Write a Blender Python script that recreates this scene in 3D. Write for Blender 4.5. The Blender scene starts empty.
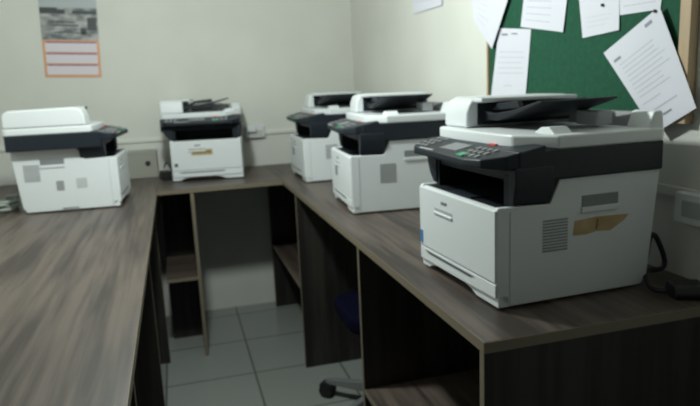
import bpy, bmesh, math, random
from mathutils import Vector, Matrix
random.seed(4)
C = bpy.context.scene.collection
sc = bpy.context.scene

# ------------------------------------------------------------------ camera
F, YAW, PIT, ROL, HC = 620.7, .2686, -.1923, -.0453, 1.4801
fw = Vector((math.sin(YAW)*math.cos(PIT), math.cos(YAW)*math.cos(PIT), math.sin(PIT)))
rt = Vector((math.cos(YAW), -math.sin(YAW), 0)); up = rt.cross(fw)
cr, sr = math.cos(ROL), math.sin(ROL)
rt, up = cr*rt + sr*up, -sr*rt + cr*up
cam_data = bpy.data.cameras.new('camera'); cam = bpy.data.objects.new('camera', cam_data); C.objects.link(cam)
cam_data.sensor_width = 36; cam_data.lens = F/700*36; cam_data.clip_start = .02
cam.matrix_world = Matrix(((rt.x, up.x, -fw.x, 0), (rt.y, up.y, -fw.y, 0), (rt.z, up.z, -fw.z, HC), (0, 0, 0, 1)))
cam_data.dof.use_dof = True; cam_data.dof.focus_distance = .78; cam_data.dof.aperture_fstop = 7.2
sc.camera = cam

# ------------------------------------------------------------------ light
w = bpy.data.worlds.new('world'); sc.world = w; w.use_nodes = True
w.node_tree.nodes['Background'].inputs[0].default_value = (.80, .92, 1.0, 1)
w.node_tree.nodes['Background'].inputs[1].default_value = .03
def area(name, loc, target, sx, sy, power, col):
    l = bpy.data.lights.new(name, 'AREA'); l.shape = 'RECTANGLE'; l.size = sx; l.size_y = sy; l.energy = power; l.color = col
    o = bpy.data.objects.new(name, l); C.objects.link(o); o.location = loc
    o.rotation_euler = (Vector(target)-Vector(loc)).to_track_quat('-Z', 'Y').to_euler()
    return o
pl = bpy.data.lights.new('pendant_lamp_light', 'POINT'); pl.energy = 72; pl.color = (.91, 1.0, .95); pl.shadow_soft_size = .07
plo = bpy.data.objects.new('pendant_lamp_light', pl); C.objects.link(plo); plo.location = (-.02, 2.1, 2.12)
sc.view_settings.view_transform = 'Standard'; sc.view_settings.look = 'None'
sc.view_settings.exposure = 0.0; sc.view_settings.gamma = 1; sc.view_settings.use_curve_mapping = False

# ------------------------------------------------------------------ layout constants (metres)
T = .9604; WT = .025
XL, XR, XW, YF, YW, YN = -.1224, .5524, 1.203, 3.39, 4.1327, 1.0474
XB, Y0, ZC = -1.25, -.9, 2.72

# ------------------------------------------------------------------ materials
def mat(name, col, rough=.5, metal=0, spec=.5):
    m = bpy.data.materials.new(name); m.use_nodes = True; b = m.node_tree.nodes['Principled BSDF']
    b.inputs['Base Color'].default_value = (*col, 1); b.inputs['Roughness'].default_value = rough
    b.inputs['Metallic'].default_value = metal; b.inputs['Specular IOR Level'].default_value = spec
    return m
def nd(m, t, **k):
    n = m.node_tree.nodes.new(t)
    for a, v in k.items(): setattr(n, a, v)
    return n
def speck(m, c1, c2, scale, detail=4, stretch=(1, 1, 1), lo=.35, hi=.65, bump=0):
    L = m.node_tree.links; b = m.node_tree.nodes['Principled BSDF']
    tc = nd(m, 'ShaderNodeTexCoord'); mp = nd(m, 'ShaderNodeMapping'); mp.inputs['Scale'].default_value = stretch
    n = nd(m, 'ShaderNodeTexNoise'); n.inputs['Scale'].default_value = scale; n.inputs['Detail'].default_value = detail
    r = nd(m, 'ShaderNodeValToRGB'); r.color_ramp.elements[0].position = lo; r.color_ramp.elements[1].position = hi
    r.color_ramp.elements[0].color = (*c1, 1); r.color_ramp.elements[1].color = (*c2, 1)
    L.new(tc.outputs['Object'], mp.inputs[0]); L.new(mp.outputs[0], n.inputs[0]); L.new(n.outputs[0], r.inputs[0]); L.new(r.outputs[0], b.inputs['Base Color'])
    if bump:
        bp = nd(m, 'ShaderNodeBump'); bp.inputs['Strength'].default_value = bump; bp.inputs['Distance'].default_value = .002
        L.new(n.outputs[0], bp.inputs['Height']); L.new(bp.outputs[0], b.inputs['Normal'])
    return m
def wood(name, axis, c1, c2, rough=.42):
    """laminate with long soft streaks running along one axis"""
    m = mat(name, c1, rough); L = m.node_tree.links; b = m.node_tree.nodes['Principled BSDF']
    tc = nd(m, 'ShaderNodeTexCoord'); out = []
    for sc_, st, det in ((14, .09, 3), (48, .045, 5)):
        mp = nd(m, 'ShaderNodeMapping'); s = [1, 1, 1]; s['XYZ'.index(axis)] = st; mp.inputs['Scale'].default_value = s
        n = nd(m, 'ShaderNodeTexNoise'); n.inputs['Scale'].default_value = sc_; n.inputs['Detail'].default_value = det; n.inputs['Distortion'].default_value = .15
        L.new(tc.outputs['Object'], mp.inputs[0]); L.new(mp.outputs[0], n.inputs[0]); out.append(n)
    mx = nd(m, 'ShaderNodeMix'); mx.inputs[0].default_value = .45
    L.new(out[0].outputs[0], mx.inputs[2]); L.new(out[1].outputs[0], mx.inputs[3])
    r = nd(m, 'ShaderNodeValToRGB'); r.color_ramp.elements[0].position = .42; r.color_ramp.elements[1].position = .58
    r.color_ramp.elements[0].color = (*c1, 1); r.color_ramp.elements[1].color = (*c2, 1)
    L.new(mx.outputs[0], r.inputs[0]); L.new(r.outputs[0], b.inputs['Base Color'])
    return m
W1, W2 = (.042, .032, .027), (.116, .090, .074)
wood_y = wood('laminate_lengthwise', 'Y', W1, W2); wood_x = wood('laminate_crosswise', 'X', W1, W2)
wood_z = wood('laminate_upright', 'Z', (.012, .011, .009), (.032, .028, .024), .5)  # same laminate darkened: shade below the worktops is put into its colour
band = mat('tan_edge_band', (.20, .165, .12), .45)
wall_m = speck(mat('cream_wall_paint', (.6, .6, .5), .75), (.66, .662, .615), (.70, .702, .655), 3, 3, bump=.05)
ceil_m = mat('ceiling_paint', (.30, .30, .28), .8)
white = mat('white_plastic', (.72, .75, .77), .38)
white2 = mat('white_seam_plastic', (.45, .47, .48), .5)
black = mat('black_plastic', (.010, .013, .018), .5, spec=.3)
slate = mat('dark_slate_plastic', (.013, .018, .026), .45, spec=.35)
grey = mat('grey_plastic', (.22, .23, .24), .45)
lightgrey = mat('light_grey_plastic', (.42, .44, .45), .45)
vent_m = mat('vent_slot_grey', (.30, .31, .32), .6)
dark = mat('vent_slot_dark', (.10, .105, .11), .6)
cream = mat('cream_plastic', (.55, .55, .50), .45)
conduit_m = mat('conduit_plastic', (.74, .74, .70), .45)
green_k = mat('green_key', (.03, .35, .18), .4); red_k = mat('red_key', (.55, .06, .05), .4)
rubber = mat('black_rubber', (.010, .010, .012), .5)
tape = speck(mat('tan_tape', (.5, .36, .18), .5), (.42, .29, .14), (.58, .42, .24), 14)
yellow = mat('yellow_sticker', (.50, .42, .24), .5); bluem = mat('blue_sticker', (.05, .22, .48), .4)
greysticker = mat('grey_sticker', (.22, .26, .26), .5); ink = mat('ink', (.06, .06, .08), .6); paleink = mat('pale_ink', (.48, .48, .56), .6)
paper = mat('white_paper', (.70, .70, .78), .7)
felt = speck(mat('green_felt', (.01, .12, .06), .9), (.005, .068, .034), (.007, .086, .044), 60, bump=.2)
boardwood = speck(mat('pale_wood_frame', (.45, .32, .2), .5), (.40, .28, .17), (.52, .38, .24), 20, stretch=(1, 1, .1))
steel = mat('grey_metal', (.35, .36, .36), .35, .6)
blue_fabric = speck(mat('dark_blue_fabric', (.01, .012, .10), .95, spec=.1), (.001, .0015, .010), (.0015, .002, .014), 80)
# floor tiles
tile = mat('pale_ceramic_tile', (.5, .5, .47), .22); L = tile.node_tree.links; pb = tile.node_tree.nodes['Principled BSDF']
tc = nd(tile, 'ShaderNodeTexCoord'); mp = nd(tile, 'ShaderNodeMapping'); mp.inputs['Location'].default_value = (-.288, -3.08, 0)
br = nd(tile, 'ShaderNodeTexBrick', offset=0.0, squash=1.0); br.inputs['Scale'].default_value = 1; br.inputs['Brick Width'].default_value = .45; br.inputs['Row Height'].default_value = .45
br.inputs['Mortar Size'].default_value = .006; br.inputs['Mortar Smooth'].default_value = .2
br.inputs['Color1'].default_value = (.26, .28, .262, 1); br.inputs['Color2'].default_value = (.285, .30, .285, 1); br.inputs['Mortar'].default_value = (.11, .118, .105, 1)
L.new(tc.outputs['Object'], mp.inputs[0]); L.new(mp.outputs[0], br.inputs[0]); L.new(br.outputs[0], pb.inputs['Base Color'])

# ------------------------------------------------------------------ helpers
def box(bm, x0, x1, y0, y1, z0, z1):
    v = [bm.verts.new((x, y, z)) for z in (z0, z1) for x, y in ((x0, y0), (x1, y0), (x1, y1), (x0, y1))]
    for f in ((3, 2, 1, 0), (4, 5, 6, 7), (0, 1, 5, 4), (1, 2, 6, 5), (2, 3, 7, 6), (3, 0, 4, 7)): bm.faces.new([v[i] for i in f])
def prism(bm, pts, a0, a1, ax='X'):
    """extrude a polygon along an axis; pts are (Y,Z) for X, (X,Z) for Y, (X,Y) for Z"""
    def P(p, a): return {'X': (a, p[0], p[1]), 'Y': (p[0], a, p[1]), 'Z': (p[0], p[1], a)}[ax]
    A = [bm.verts.new(P(p, a0)) for p in pts]; B = [bm.verts.new(P(p, a1)) for p in pts]; n = len(pts)
    bm.faces.new(A[::-1]); bm.faces.new(B)
    for i in range(n): bm.faces.new((A[i], A[(i+1) % n], B[(i+1) % n], B[i]))
def cyl(bm, p0, p1, r0, r1=None, seg=20):
    r1 = r0 if r1 is None else r1; p0, p1 = Vector(p0), Vector(p1); d = (p1-p0).normalized(); u = d.orthogonal().normalized(); v = d.cross(u)
    A = [bm.verts.new(p0 + r0*(math.cos(t)*u+math.sin(t)*v)) for t in [2*math.pi*i/seg for i in range(seg)]]
    B = [bm.verts.new(p1 + r1*(math.cos(t)*u+math.sin(t)*v)) for t in [2*math.pi*i/seg for i in range(seg)]]
    bm.faces.new(A[::-1]); bm.faces.new(B)
    for i in range(seg): bm.faces.new((A[i], A[(i+1) % seg], B[(i+1) % seg], B[i]))
def obj(name, bm, m, parent=None, bev=0, seg=2, smooth=True, loc=None):
    bmesh.ops.recalc_face_normals(bm, faces=bm.faces)
    me = bpy.data.meshes.new(name); bm.to_mesh(me); bm.free(); me.materials.append(m)
    o = bpy.data.objects.new(name, me); C.objects.link(o)
    if parent: o.parent = parent
    if loc: o.location = loc
    if bev:
        b = o.modifiers.new('bevel', 'BEVEL'); b.width = bev; b.segments = seg; b.limit_method = 'ANGLE'; b.angle_limit = math.radians(25)
        if smooth:
            for p in me.polygons: p.use_smooth = True
            wn = o.modifiers.new('wn', 'WEIGHTED_NORMAL'); wn.keep_sharp = True
    return o
def bxo(name, x0, x1, y0, y1, z0, z1, m, parent=None, bev=0, **k):
    bm = bmesh.new(); box(bm, x0, x1, y0, y1, z0, z1); return obj(name, bm, m, parent, bev, **k)
def pro(name, pts, a0, a1, ax, m, parent=None, bev=0, **k):
    bm = bmesh.new(); prism(bm, pts, a0, a1, ax); return obj(name, bm, m, parent, bev, **k)
def tag(o, label=None, cat=None, group=None, kind=None):
    for k, v in (('label', label), ('category', cat), ('group', group), ('kind', kind)):
        if v: o[k] = v
    return o
def thing(name, label, cat, loc=(0, 0, 0), rz=0, group=None):
    o = bpy.data.objects.new(name, None); o.empty_display_size = .05; C.objects.link(o); o.location = loc; o.rotation_euler = (0, 0, rz)
    return tag(o, label, cat, group)
def tube(name, pts, r, m, parent=None, res=6):
    cu = bpy.data.curves.new(name, 'CURVE'); cu.dimensions = '3D'; cu.bevel_depth = r; cu.bevel_resolution = 3; cu.resolution_u = res; cu.use_fill_caps = True
    s = cu.splines.new('NURBS'); s.points.add(len(pts)-1); s.use_endpoint_u = True; s.order_u = 4
    for p, q in zip(s.points, pts): p.co = (*q, 1)
    o = bpy.data.objects.new(name, cu); C.objects.link(o); cu.materials.append(m)
    bpy.context.view_layer.update()
    me = bpy.data.meshes.new_from_object(o.evaluated_get(bpy.context.evaluated_depsgraph_get()))
    bpy.data.objects.remove(o)
    for p in me.polygons: p.use_smooth = True
    o = bpy.data.objects.new(name, me); C.objects.link(o)
    if parent: o.parent = parent
    return o

# ------------------------------------------------------------------ the room
def struct(o): o['kind'] = 'structure'; return o
struct(bxo('floor', XB-.1, XW+.1, Y0, YW+.1, -.06, 0, tile))
struct(bxo('wall_back', XB-.1, XW+.1, YW, YW+.1, 0, ZC, wall_m))
struct(bxo('wall_right', XW, XW+.1, Y0, YW, 0, ZC, wall_m))
struct(bxo('wall_left', XB-.1, XB, Y0, YW, 0, ZC, wall_m))
struct(bxo('ceiling', XB-.1, XW+.1, Y0, YW+.1, ZC, ZC+.08, ceil_m))
# surface cable trunking along the walls above the desks
struct(bxo('trim_1', XB, XW-.013, YW-.013, YW, 1.166, 1.190, conduit_m, bev=.002))
struct(bxo('trim_2', XW-.013, XW, Y0, YW, 1.163, 1.187, conduit_m, bev=.002))

# ------------------------------------------------------------------ desks
PT = .018
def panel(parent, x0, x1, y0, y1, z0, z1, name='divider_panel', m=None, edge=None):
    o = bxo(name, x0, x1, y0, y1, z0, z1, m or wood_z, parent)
    e = .0015
    if edge == 'x-': bxo('edge_band', x0-e, x0, y0, y1, z0, z1, band, o)
    if edge == 'x+': bxo('edge_band', x1, x1+e, y0, y1, z0, z1, band, o)
    if edge == 'y-': bxo('edge_band', x0, x1, y0-e, y0, z0, z1, band, o)
    return o
ZU = T-WT
# right desk
rd = thing('desk', 'dark wood-grain desk along the right wall, under three printers, its end panel toward the viewer', 'desk')
top = bxo('worktop', XR, XW-.002, YN, YW-.002, ZU, T, wood_y, rd, .0015)
bxo('edge_band', XR-.0015, XR, YN, YF, ZU+.001, T-.001, band, top)
bxo('edge_band', XR, XW-.002, YN-.0015, YN, ZU+.001, T-.001, band, top)
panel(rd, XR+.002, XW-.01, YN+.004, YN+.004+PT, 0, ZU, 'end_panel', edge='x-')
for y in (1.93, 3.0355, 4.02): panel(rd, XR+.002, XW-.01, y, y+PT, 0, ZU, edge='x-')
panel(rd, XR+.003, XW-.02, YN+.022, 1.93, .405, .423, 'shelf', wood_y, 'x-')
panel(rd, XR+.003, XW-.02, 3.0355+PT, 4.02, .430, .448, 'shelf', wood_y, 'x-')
# back desk
bd = thing('desk', 'dark wood-grain desk against the back wall, joining the two side desks', 'desk')
top = bxo('worktop', XL+.0018, XR-.0018, YF, YW-.002, ZU, T, wood_x, bd)
bxo('edge_band', XL+.0018, XR-.0018, YF-.0015, YF, ZU+.001, T-.001, band, top)
panel(bd, .048, .066, YF+.002, YW-.01, 0, ZU, edge='y-')
panel(bd, XL+.002, .048, YF+.003, 3.9, .450, .468, 'shelf', wood_x, 'y-')
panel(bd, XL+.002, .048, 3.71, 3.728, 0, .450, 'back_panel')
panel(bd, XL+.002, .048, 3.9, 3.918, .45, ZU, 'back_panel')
# left desk
ld = thing('desk', 'dark wood-grain desk along the left, broad bare top running toward the viewer', 'desk')
top = bxo('worktop', XB+.004, XL, -.5, YW-.002, ZU, T, wood_y, ld)
bxo('edge_band', XL, XL+.0015, -.5, YF, ZU+.001, T-.001, band, top)
for y in (-.45, .45, 1.37, 2.42, 3.37): panel(ld, XB+.01, XL-.02, y, y+PT, 0, ZU, edge='x+')

# ------------------------------------------------------------------ printers
HW = .20
def rbox(bm, x0, x1, y0, y1, z0, z1): box(bm, x0, x1, y0, y1, z0, z1)
def make_printer(label):
    P = thing('multifunction_printer', label, 'printer', group='desktop copier printers on the desks')
    # lower body: side profile, with an arched gap in the bottom of the front
    bm = bmesh.new()
    prism(bm, [(.006, .030), (.006, .060), (0, .064), (0, .229), (.010, .233), (.022, .230), (.022, .222), (.135, .222), (.41, .222), (.415, .03), (.405, .010), (.04, .010)], -HW+.012, HW-.012)
    obj('body', bm, white, P, .004)
    body = P.children[0] if P.children else None
    bm = bmesh.new()
    prism(bm, [(-.20, .006), (-.20, .034), (.20, .034), (.20, .006), (.10, .006), (.075, .016), (.03, .024), (-.09, .024), (-.135, .016), (-.16, .006)], .004, .03, 'Y')
    obj('front_skirt', bm, white, P, .002)
    # side panels
    prof = [(.030, .006), (.004, .030), (0, .06), (0, .230), (.004, .236), (.135, .232), (.160, .287), (.440, .288), (.436, .25), (.415, .03), (.40, .006)]
    for s in (-1, 1):
        x0, x1 = (-HW, -HW+.016) if s < 0 else (HW-.016, HW)
        sp = pro('side_panel', prof, x0, x1, 'X', white, P, .004)
        xs = x0-.0006 if s < 0 else x1+.0006   # outer skin
        # vent grille
        bm = bmesh.new()
        vy, vz = (.326, .146) if s < 0 else (.117, .122)   # the grille sits further back on the left side
        for k in range(11):
            z = vz+k*.0070; a, b = (xs-.0006, xs+.0012) if s < 0 else (xs-.0012, xs+.0006)
            box(bm, a, b, vy, vy+.066, z, z+.0038)
        vg = obj('vent_grille', bm, vent_m, sp)
        # recessed carry handle
        a, b = (xs-.0006, xs+.002) if s < 0 else (xs-.002, xs+.0006)
        hg = bxo('carry_handle', a, b, .220, .320, .216, .243, grey, sp)
        bm = bmesh.new(); box(bm, *((xs-.004, xs) if s < 0 else (xs, xs+.004)), .218, .322, .203, .216); obj('handle_lip', bm, white, hg, .0015)
        # seam of the front cover on the side
        bxo('cover_seam', *((xs-.0004, xs+.001) if s < 0 else (xs-.001, xs+.0004)), .032, .0335, .01, .225, white2, sp)
    # front cover details
    fc = pro('front_cover', [(-.198, .064), (.198, .064), (.198, .230), (-.198, .230)], -.004, .004, 'Y', white, P, .003)
    bm = bmesh.new(); box(bm, -.100, -.004, -.0052, -.0035, .176, .187); g = obj('grip_recess', bm, lightgrey, fc)
    bm = bmesh.new(); prism(bm, [(-.0035, .164), (-.008, .172), (-.008, .176), (-.0035, .178)], -.102, -.002); obj('grip_lip', bm, white, g, .001)
    bm = bmesh.new(); box(bm, -.064, -.032, -.0050, -.0035, .2005, .2075); obj('maker_badge', bm, ink, fc)
    bm = bmesh.new()
    for i, wd in enumerate((.003, .0025, .003, .0028, .0025, .003)): box(bm, -.061+i*.0046, -.061+i*.0046+wd, -.0054, -.0048, .2022, .2058)
    obj('badge_lettering', bm, lightgrey, fc)
    # cassette
    cs = pro('paper_cassette', [(-.198, .026), (-.14, .026), (-.09, .026), (.03, .026), (.198, .030), (.198, .061), (-.198, .061)], -.003, .005, 'Y', white, P, .002)
    bm = bmesh.new(); prism(bm, [(-.165, .055), (.105, .055), (.085, .049), (-.145, .049)], -.0044, -.0025, 'Y'); obj('cassette_slot', bm, dark, cs)
    # black output bay
    bm = bmesh.new()
    prism(bm, [(.012, .223), (.012, .232), (.13, .228), (.24, .224), (.24, .2225)], -HW+.016, HW-.016)
    obj('output_tray', bm, black, P)
    bm = bmesh.new(); prism(bm, [(.012, .2322), (.02, .2350), (.075, .2345), (.075, .2315)], -.06, .05); obj('tray_stop', bm, slate, P)
    bm = bmesh.new(); box(bm, -HW+.016, HW-.016, .24, .25, .222, .29); box(bm, -HW+.016, HW-.016, .25, .40, .222, .287)
    for s in (-1, 1):
        x0, x1 = (-HW+.016, -HW+.030) if s < 0 else (HW-.045, HW-.016)
        box(bm, x0, x1, .045, .25, .222, .30)
        prism(bm, [(.045, .240), (.135, .2362), (.160, .2872), (.045, .300)], *((-HW+.001, -HW+.016) if s < 0 else (HW-.016, HW-.001)))
    obj('bay_lining', bm, black, P)
    pro('bay_wing', [(-.1995, .237), (-.180, .237), (-.180, .320), (-.238, .320), (-.236, .290), (-.222, .262)], .040, .150, 'Y', slate, P, .004)
    pro('bay_wing', [(.1995, .237), (.180, .237), (.180, .320), (.208, .320), (.210, .290)], .040, .140, 'Y', slate, P, .004)
    # scanner band
    sb = pro('scanner_base', [(-.248, .05), (.205, .05), (.209, .44), (-.248, .44)], .286, .356, 'Z', slate, P, .006, seg=3)
    # control panel wedge
    bm = bmesh.new()
    prism(bm, [(-.240, .085), (-.240, .028), (-.230, .002), (-.205, -.014), (.105, -.030), (.160, -.018), (.200, .025), (.206, .09), (.206, .12), (-.240, .12)], 0, 1, 'Z')
    for v in bm.verts:
        y = v.co.y; topz = .337+(y+.034)*.19; thick = .016+max(0, (y+.034))*.27
        v.co.z = topz if v.co.z > .5 else topz-thick
    cp = obj('control_panel', bm, slate, P, .004)
    def on(y): return .337+(y+.034)*.19
    def pad(name, x0, x1, y0, y1, m, t=.0022):
        bm = bmesh.new(); box(bm, x0, x1, y0, y1, 0, 1)
        for v in bm.verts: v.co.z = on(v.co.y)+(t if v.co.z > .5 else -.001)
        return obj(name, bm, m, cp)
    pad('display', -.085, .005, .005, .060, grey, .0012)
    for i in range(3):
        for j in range(4): pad('key', -.215+i*.024, -.200+i*.024, -.002+j*.020, .008+j*.020, grey)
    for i in range(4):
        for j in range(3): pad('number_key', .045+i*.024, .060+i*.024, -.012+j*.024, .001+j*.024, grey) if not (i == 0 and j == 0) else None
    pad('start_key', .050, .078, -.020, .000, green_k, .003); pad('stop_key', .045, .075, .070, .090, red_k, .003)
    pad('status_strip', -.16, -.08, -.018, -.013, lightgrey, .001)
    # platen lid
    lid = pro('scanner_lid', [(-.250, .094), (-.236, .080), (-.12, .074), (.085, .078), (.125, .084), (.208, .150), (.214, .43), (.200, .446), (-.242, .446), (-.250, .43)], .354, .385, 'Z', white, P, .006, seg=3)
    bxo('lid_tab', -.240, -.125, .078, .11, .342, .358, white, lid, .003)
    pro('paper_exit_guide', [(.395, .380), (.412, .424), (.436, .424), (.442, .380)], .130, .205, 'X', white, lid, .006)
    pro('paper_exit_guide_shaded', [(.402, .380), (.414, .420), (.432, .420), (.438, .380)], -.10, .131, 'X', grey, lid, .003)  # rest of the rear hump; grey paints in the document tray's shadow
    bm = bmesh.new(); prism(bm, [(.09, .380), (.125, .398), (.155, .400), (.185, .380)], .160, .21, 'Y'); obj('paper_stopper', bm, white, lid, .003)
    bm = bmesh.new(); box(bm, .03, .11, .33, .375, .39, .425); obj('width_guide', bm, lightgrey, lid, .004)
    # document feeder block
    prof = [(.102, .386), (.104, .425), (.115, .455), (.140, .466), (.415, .462), (.437, .445), (.440, .386)]
    fd = pro('feeder_cover', prof, -.249, -.120, 'X', white, P, .008, seg=3)
    pro('feeder_mouth', [(.135, .392), (.135, .450), (.425, .448), (.425, .392)], -.125, -.1155, 'X', black, fd)
    pro('feeder_lip', [(.125, .452), (.125, .464), (.420, .460), (.420, .450)], -.122, -.080, 'X', white, fd, .003)
    # document tray (dark, sloping up to the right)
    dt = pro('document_tray', [(-.125, .404), (-.125, .430), (-.06, .424), (.02, .434), (.135, .459), (.140, .455), (.03, .424), (-.05, .406)], .15, .365, 'Y', black, P, .002)
    for y in (.16, .35): pro('document_guide', [(-.09, .43), (-.06, .449), (.03, .456), (.04, .44)], y, y+.012, 'Y', slate, dt, .001)
    for k in ((-.16, .06), (.16, .06), (-.16, .36), (.16, .36)):
        bm = bmesh.new(); cyl(bm, (k[0], k[1], 0), (k[0], k[1], .012), .014); obj('foot', bm, rubber, P)
    return P
def dup(src, label):
    def cp(o, par):
        c = o.copy(); C.objects.link(c); c.parent = par
        for ch in o.children: cp(ch, c)
        return c
    r = cp(src, None); r['label'] = label; return r
big = make_printer('white and black copier printer nearest the viewer, torn tan tape on its side')
mid = dup(big, 'white and black copier printer in the middle of the three on the right desk')
far = dup(big, 'white and black copier printer farthest back on the right desk, partly hidden')
back = dup(big, 'white and black copier printer facing the viewer on the back desk, yellow sticker on front')
left = dup(big, 'white and black copier printer on the left desk, turned sideways under the wall calendar')
POSE = {'big': (big, .648, 1.385, -1.530), 'mid': (mid, .6622, 2.5229, -1.6352), 'far': (far, .6499, 3.421, -1.5761), 'back': (back, .163, 3.640, -.12), 'left': (left, -.2602, 3.2051, 1.5233)}
for o, x, y, a in POSE.values(): o.location = (x, y, T); o.rotation_euler = (0, 0, a)
# stickers that differ from printer to printer
bm = bmesh.new()
prism(bm, [(.198, .152), (.202, .186), (.235, .188), (.262, .190), (.300, .189), (.352, .187), (.338, .172), (.300, .153), (.262, .156), (.235, .151)], HW+.0004, HW+.0012)
tp = obj('tape_strip', bm, tape, big); tp['label'] = 'torn tan tape strip'
bm = bmesh.new(); prism(bm, [(.258, .160), (.263, .160), (.267, .184), (.262, .184)], HW+.0012, HW+.0017); obj('tape_mark', bm, mat('brown_mark', (.20, .12, .05)), tp)
bxo('blue_sticker', -.192, -.178, -.0055, -.004, .072, .108, bluem, big)
st = bxo('yellow_sticker', -.085, .036, -.0055, -.004, .148, .182, yellow, back)
bm = bmesh.new()
for i in range(7): box(bm, -.075+i*.015, -.064+i*.015, -.0062, -.0055, .155+(i % 2)*.002, .174)
obj('sticker_lettering', bm, mat('brown_ink', (.22, .13, .04)), st)
bxo('small_sticker', -.182, -.164, -.0055, -.004, .088, .106, ink, back)
bxo('small_sticker', -.105, -.06, -.0055, -.004, .125, .165, greysticker, mid)
bxo('small_sticker', -.115, -.07, -.0055, -.004, .125, .165, greysticker, far)
bxo('grey_label', -HW-.0012, -HW-.0004, .232, .264, .098, .142, vent_m, left)
bxo('pale_label', -HW-.0012, -HW-.0004, .134, .179, .104, .148, mat('pale_label_grey', (.50, .52, .53)), left)
bxo('small_label', -HW-.0012, -HW-.0004, .18, .25, .012, .018, grey, left)

# ------------------------------------------------------------------ notice board
nb = thing('notice_board', 'green felt notice board in a pale wood frame on the right wall', 'notice board', (XW, 1.75, 1.3))
BY0, BY1, BZ0, BZ1 = 1.222, 2.213, 1.345, 2.05
def bl(name, y0, y1, z0, z1, x0, x1, m, bev=.002): return bxo(name, x0-XW, x1-XW, y0-1.75, y1-1.75, z0-1.3, z1-1.3, m, nb, bev)
bl('felt_panel', BY0+.01, BY1-.005, BZ0+.01, BZ1-.01, XW-.014, XW-.001, felt, 0)
bl('frame_rail', BY0, BY0+.034, BZ0, BZ1, XW-.026, XW-.001, boardwood)
bl('frame_rail', BY1-.008, BY1+.004, BZ0, BZ1, XW-.022, XW-.001, boardwood)
bl('frame_rail', BY0+.034, BY1-.008, BZ0, BZ0+.015, XW-.022, XW-.001, boardwood)
bl('frame_rail', BY0+.034, BY1-.008, BZ1-.03, BZ1, XW-.026, XW-.001, boardwood)
def sheet(label, pts, x, lines, m=paper, curl=0, group=None, heads=()):
    """thin paper sheet on the right wall; pts are (Y,Z) corners TL, TR, BR, BL as seen"""
    (ty, tz) = pts[0]; o = thing('paper_sheet', label, 'paper', (x, ty, tz))
    P = [Vector((0, p[0]-ty, p[1]-tz)) for p in pts]
    bm = bmesh.new(); N = 8
    def at(u, v): return (P[0]*(1-u)+P[1]*u)*(1-v)+(P[3]*(1-u)+P[2]*u)*v
    def off(u, v): return -curl*(v**2)*(.4+.6*u)
    g = [[bm.verts.new(at(i/N, j/N)+Vector((off(i/N, j/N), 0, 0))) for i in range(N+1)] for j in range(N+1)]
    for j in range(N):
        for i in range(N): bm.faces.new((g[j][i], g[j][i+1], g[j+1][i+1], g[j+1][i]))
    s = obj('page', bm, m, o); sm = s.modifiers.new('thick', 'SOLIDIFY'); sm.thickness = .0006; sm.offset = 0
    bm = bmesh.new()
    def strip(u0, u1, v, h):
        n = 6; q = []
        for k in range(n+1):
            u = u0+(u1-u0)*k/n
            q.append([bm.verts.new(at(u, vv)+Vector((off(u, vv)-.0007, 0, 0))) for vv in (v, v+h)])
        for k in range(n): bm.faces.new((q[k][0], q[k+1][0], q[k+1][1], q[k][1]))
    for (u0, u1, v, h) in lines: strip(u0, u1, v, h)
    obj('printed_lines', bm, paleink, o)
    if heads:
        bm = bmesh.new()
        for (u0, u1, v, h) in heads: strip(u0, u1, v, h)
        obj('printed_heading', bm, mat('heading_ink', (.26, .26, .32)), o)
    return o
def rows(v0, v1, n, u0=.1, u1=.9, h=.008):
    return [(u0, u1-random.random()*.25, v0+(v1-v0)*i/max(1, n-1), h) for i in range(n)]
XS = XW-.016
sheet('narrow letter sheet pinned at left of board, dark heading at its top', [(2.131, 1.651), (1.915, 1.628), (1.942, 1.395), (2.192, 1.392)], XS, rows(.32, .62, 5)+[(.35, .6, .8, .01)], curl=.003, heads=[(.12, .32, .07, .03), (.42, .62, .06, .02)])
sheet('slanted sheet over the left edge of the board and onto the wall', [(2.34, 1.84), (2.005, 1.80), (2.162, 1.578), (2.307, 1.694)], XW-.0275, rows(.2, .8, 6, .2, .7), curl=.001)
sheet('sheet on the board upper centre-left, cut by the picture top', [(1.93, 1.90), (1.69, 1.87), (1.728, 1.602), (1.978, 1.641)], XS, rows(.35, .9, 8), curl=.004)
sheet('small square note with a dark pin, right of centre on the board', [(1.657, 1.690), (1.483, 1.682), (1.475, 1.586), (1.634, 1.577)], XS, rows(.5, .75, 3, .15, .85), curl=.003)
sheet('sheet tucked at top right behind the large tilted page', [(1.495, 1.85), (1.31, 1.84), (1.330, 1.623), (1.478, 1.625)], XS+.001, rows(.6, .9, 4), curl=.001)
sheet('large tilted printed page hanging over the board lower right corner', [(1.522, 1.528), (1.319, 1.629), (1.183, 1.385), (1.311, 1.318)], XW-.029, rows(.22, .62, 9, .12, .9, .007)+[(.1, .5, .7, .007), (.2, .75, .8, .012)], curl=.004, heads=[(.07, .2, .14, .03), (.72, .84, .05, .035), (.35, .55, .88, .02)])
sheet('sheet on the bare wall left of the board, cut by the picture top', [(3.02, 1.97), (2.675, 1.93), (2.654, 1.798), (3.002, 1.798)], XW-.002, rows(.1, .7, 4), curl=.006)
for y, z, lb in ((1.546, 1.660, 'dark push pin in the small square note'), (1.331, 1.619, 'dark push pin at top of the large tilted page')):
    bm = bmesh.new(); cyl(bm, (0, 0, 0), (-.004, 0, 0), .004, .0045, 12)
    tag(obj('push_pin', bm, mat('pin_plastic', (.03, .012, .015), .3), loc=(XW-.0185 if z > 1.64 else XW-.0295, y, z)), lb, 'push pin')

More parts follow.
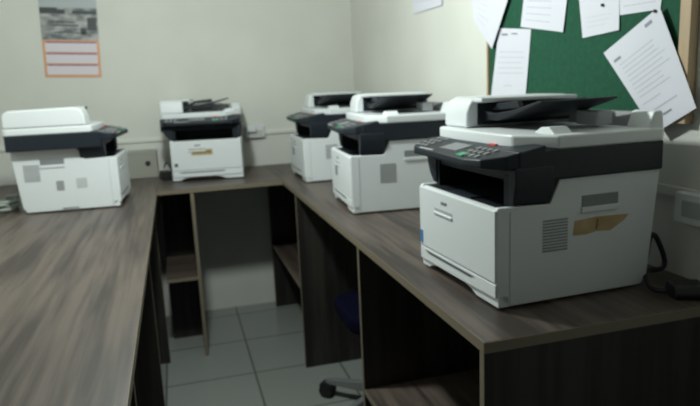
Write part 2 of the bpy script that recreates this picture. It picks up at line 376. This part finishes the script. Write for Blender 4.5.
# ------------------------------------------------------------------ calendar on the back wall
cal = thing('wall_calendar', 'wall calendar with grey harbour photo above orange-bordered month pages', 'calendar', (-.545, YW-.002, 1.80))
cal.rotation_euler = (0, math.radians(2.3), 0)
pic = speck(mat('calendar_photo', (.3, .3, .3), .45), (.12, .14, .15), (.42, .42, .42), 12, 6, stretch=(1, 1, 2.2), lo=.4, hi=.6)
bxo('photo_sheet', -.157, .157, -.002, 0, .0, .38, pic, cal)
bm = bmesh.new()
for x0, x1, z0, z1 in ((-.157, -.02, .150, .175), (-.157, -.06, .175, .185), (.02, .157, .150, .170), (-.09, .05, .08, .088), (-.10, .03, .10, .105), (.06, .09, .03, .07), (-.09, .1, .040, .046), (.10, .15, .06, .13)): box(bm, x0, x1, -.0026, -.0018, z0, z1)
obj('photo_shapes', bm, mat('calendar_dark', (.05, .06, .065), .5), cal)
bxo('sky_strip', -.157, .157, -.0024, -.0018, .185, .25, mat('calendar_sky', (.42, .46, .48), .5), cal)
bd_ = bxo('month_border', -.157, .157, -.002, 0, -.218, 0, mat('calendar_orange', (.70, .36, .20), .5), cal)
for k in range(3):
    z1 = -.014-k*.066
    bxo('month_page', -.143, .143, -.0028, -.0019, z1-.056, z1-.004, mat('calendar_page', (.72, .66, .72), .6), cal)
    bxo('month_heading', -.138, .138, -.0030, -.0019, z1-.004, z1+.004, mat('calendar_maroon', (.28, .10, .18), .5), cal)

# ------------------------------------------------------------------ sockets and junction box
s1 = thing('power_socket', 'white surface power socket on the back wall right of the back printer', 'socket', (.505, YW-.013, 1.19))
bxo('socket_body', -.062, .062, -.028, 0, -.040, .040, white, s1, .004)
bxo('socket_face', -.05, .05, -.031, -.0275, -.028, .010, cream, s1, .002)
bxo('plug', -.055, .005, -.060, -.031, .0, .040, white, s1, .004)
s2 = thing('power_socket', 'white surface power socket on the right wall behind the nearest printer', 'socket', (XW-.013, 1.165, 1.148))
bxo('socket_body', -.028, 0, -.075, .060, -.040, .035, white, s2, .004)
bxo('socket_face', -.031, -.0275, -.06, .035, -.022, .018, lightgrey, s2, .002)
jb = thing('junction_box', 'grey-beige box with a round hole on the desk between left and back printers', 'box', (-.205, 4.04, T), .0)
bxo('box_shell', -.085, .085, -.085, .085, 0, .150, mat('beige_grey', (.33, .33, .29), .6), jb, .004)
bm = bmesh.new(); cyl(bm, (.030, -.0845, .088), (.030, -.0875, .088), .016); obj('round_hole', bm, rubber, jb)
bxo('box_lid_edge', -.087, .087, -.087, .087, .150, .158, mat('beige_grey_lid', (.36, .36, .32), .6), jb, .002)
tag(tube('power_cable', [(-.085, 3.98, T+.05), (-.07, 3.95, T+.10), (-.045, 3.92, T+.07), (-.035, 3.93, T+.02), (-.06, 3.90, T+.006), (-.05, 3.85, T+.006)], .0045, rubber), 'black cable bunched between grey-beige box and back printer', 'cable')
ad = thing('power_adapter', 'black power adapter on the desk beside the back printer', 'adapter', (-.075, 3.80, T), .3)
bxo('adapter_body', -.025, .025, -.04, .04, 0, .055, rubber, ad, .006)
# coiled pale cable and plug behind the left printer
pc = thing('coiled_cable', 'pale coiled cable lying at the left picture edge beside the left printer', 'cable', (-.815, 3.17, T))
pts = []
for i in range(46):
    a = i*2*math.pi/11; r = .078+.014*math.sin(i*.9)
    pts.append((r*math.cos(a), r*.85*math.sin(a), .007+i*.0010+.004*math.sin(i*1.7)))
tube('cable', pts, .0065, mat('pale_cable', (.34, .38, .34), .5), pc)
bxo('plug', .035, .085, -.02, .02, .045, .075, grey, pc, .006)

# power cord of the near printer
Minv = (Matrix.Translation(big.location) @ Matrix.Rotation(big.rotation_euler.z, 4, 'Z')).inverted()
def rel(x, y, z): return tuple(Minv @ Vector((x-.015, y-.008, z)))
cd = tube('power_cord', [rel(1.105, 1.250, .995), rel(1.106, 1.235, 1.02), rel(1.108, 1.235, 1.07), rel(1.118, 1.232, 1.088), rel(1.135, 1.230, 1.06), rel(1.155, 1.225, 1.01), rel(1.148, 1.225, .990), rel(1.12, 1.23, .990), rel(1.095, 1.225, .992), rel(1.078, 1.205, .982), rel(1.062, 1.175, .970), rel(1.062, 1.150, .969), rel(1.075, 1.135, .973)], .0062, rubber, big)
bm = bmesh.new(); prism(bm, [(-.028, 0), (-.034, .014), (-.022, .034), (.022, .034), (.034, .014), (.028, 0)], -.035, .035)
pg = obj('plug', bm, rubber, cd, .005, loc=rel(1.112, 1.115, T+.001)); pg.rotation_euler = (0, 0, math.radians(-20)-big.rotation_euler.z)

# ------------------------------------------------------------------ office chair pushed under the right desk
ch = thing('office_chair', 'office swivel chair pushed under the right desk, black caster and grey leg showing', 'chair', (.815, 2.50, 0), .0)
legs = []
for k in range(5):
    a = math.radians(137+72*k); dx, dy = math.cos(a), math.sin(a)
    bm = bmesh.new()
    u = Vector((dx, dy, 0)); v = Vector((-dy, dx, 0))
    sec = [(.03, .028, .075, .125), (.16, .022, .070, .108), (.31, .016, .066, .088)]
    rings = [[bm.verts.new(u*r+v*wd*sx+Vector((0, 0, z))) for sx, z in ((-1, z0), (1, z0), (.7, z1), (-.7, z1))] for r, wd, z0, z1 in sec]
    for A, B in zip(rings, rings[1:]):
        for i in range(4): bm.faces.new((A[i], A[(i+1) % 4], B[(i+1) % 4], B[i]))
    bm.faces.new(rings[0][::-1]); bm.faces.new(rings[-1])
    lg = obj('leg', bm, mat('grey_leg_plastic', (.16, .17, .17), .4) if k == 0 else legs[0].data.materials[0], ch, .004); legs.append(lg)
    c = u*.305; bm = bmesh.new()
    for s in (-1, 1): cyl(bm, c+v*s*.008+Vector((0, 0, .034)), c+v*s*.030+Vector((0, 0, .034)), .034, .032, 20)
    cyl(bm, c+Vector((0, 0, .029)), c+Vector((0, 0, .072)), .008)
    obj('caster', bm, rubber, lg)
    bm = bmesh.new(); prism(bm, [(-.036, .040), (-.036, .064), (-.014, .074), (.014, .074), (.036, .064), (.036, .040)], -.006, .006)
    for q in bm.verts: q.co = c + v*q.co.x*4.0 + u*q.co.y*.9 + Vector((0, 0, q.co.z))
    obj('caster_hood', bm, rubber, lg, .003)
bm = bmesh.new(); cyl(bm, (0, 0, .07), (0, 0, .135), .042); obj('hub', bm, legs[0].data.materials[0], ch, .004)
bm = bmesh.new(); cyl(bm, (0, 0, .13), (0, 0, .28), .026); cyl(bm, (0, 0, .28), (0, 0, .43), .014); obj('gas_column', bm, rubber, ch)
bxo('seat_plate', -.10, .10, -.10, .10, .425, .445, rubber, ch, .005)
def rr(w_, d_, r=.09, n=6):
    out = []
    for cx, cy, a0 in ((w_-r, d_-r, 0), (-w_+r, d_-r, 90), (-w_+r, -d_+r, 180), (w_-r, -d_+r, 270)):
        for i in range(n+1):
            a = math.radians(a0+90*i/n); out.append((cx+r*math.cos(a), cy+r*math.sin(a)))
    return out
pro('seat', rr(.19, .20), .445, .515, 'Z', blue_fabric, ch, .02, seg=4)
bxo('back_post', .20, .225, -.03, .03, .43, .62, rubber, ch, .004)
pro('backrest', [(y, z+.72) for y, z in rr(.20, .14, .07)], .215, .265, 'X', blue_fabric, ch, .018, seg=4)

# ------------------------------------------------------------------ pendant lamp that lights the room
cl = thing('pendant_lamp', 'white pendant lamp hanging over the aisle between the desks', 'lamp', (-.02, 2.1, ZC))
bm = bmesh.new(); cyl(bm, (0, 0, -.001), (0, 0, -.03), .05, .04); obj('ceiling_rose', bm, white, cl)
bm = bmesh.new(); cyl(bm, (0, 0, -.03), (0, 0, -.42), .004, seg=8); obj('lamp_cord', bm, rubber, cl)
bm = bmesh.new(); cyl(bm, (0, 0, -.42), (0, 0, -.50), .022, .026); obj('bulb_socket', bm, white, cl)
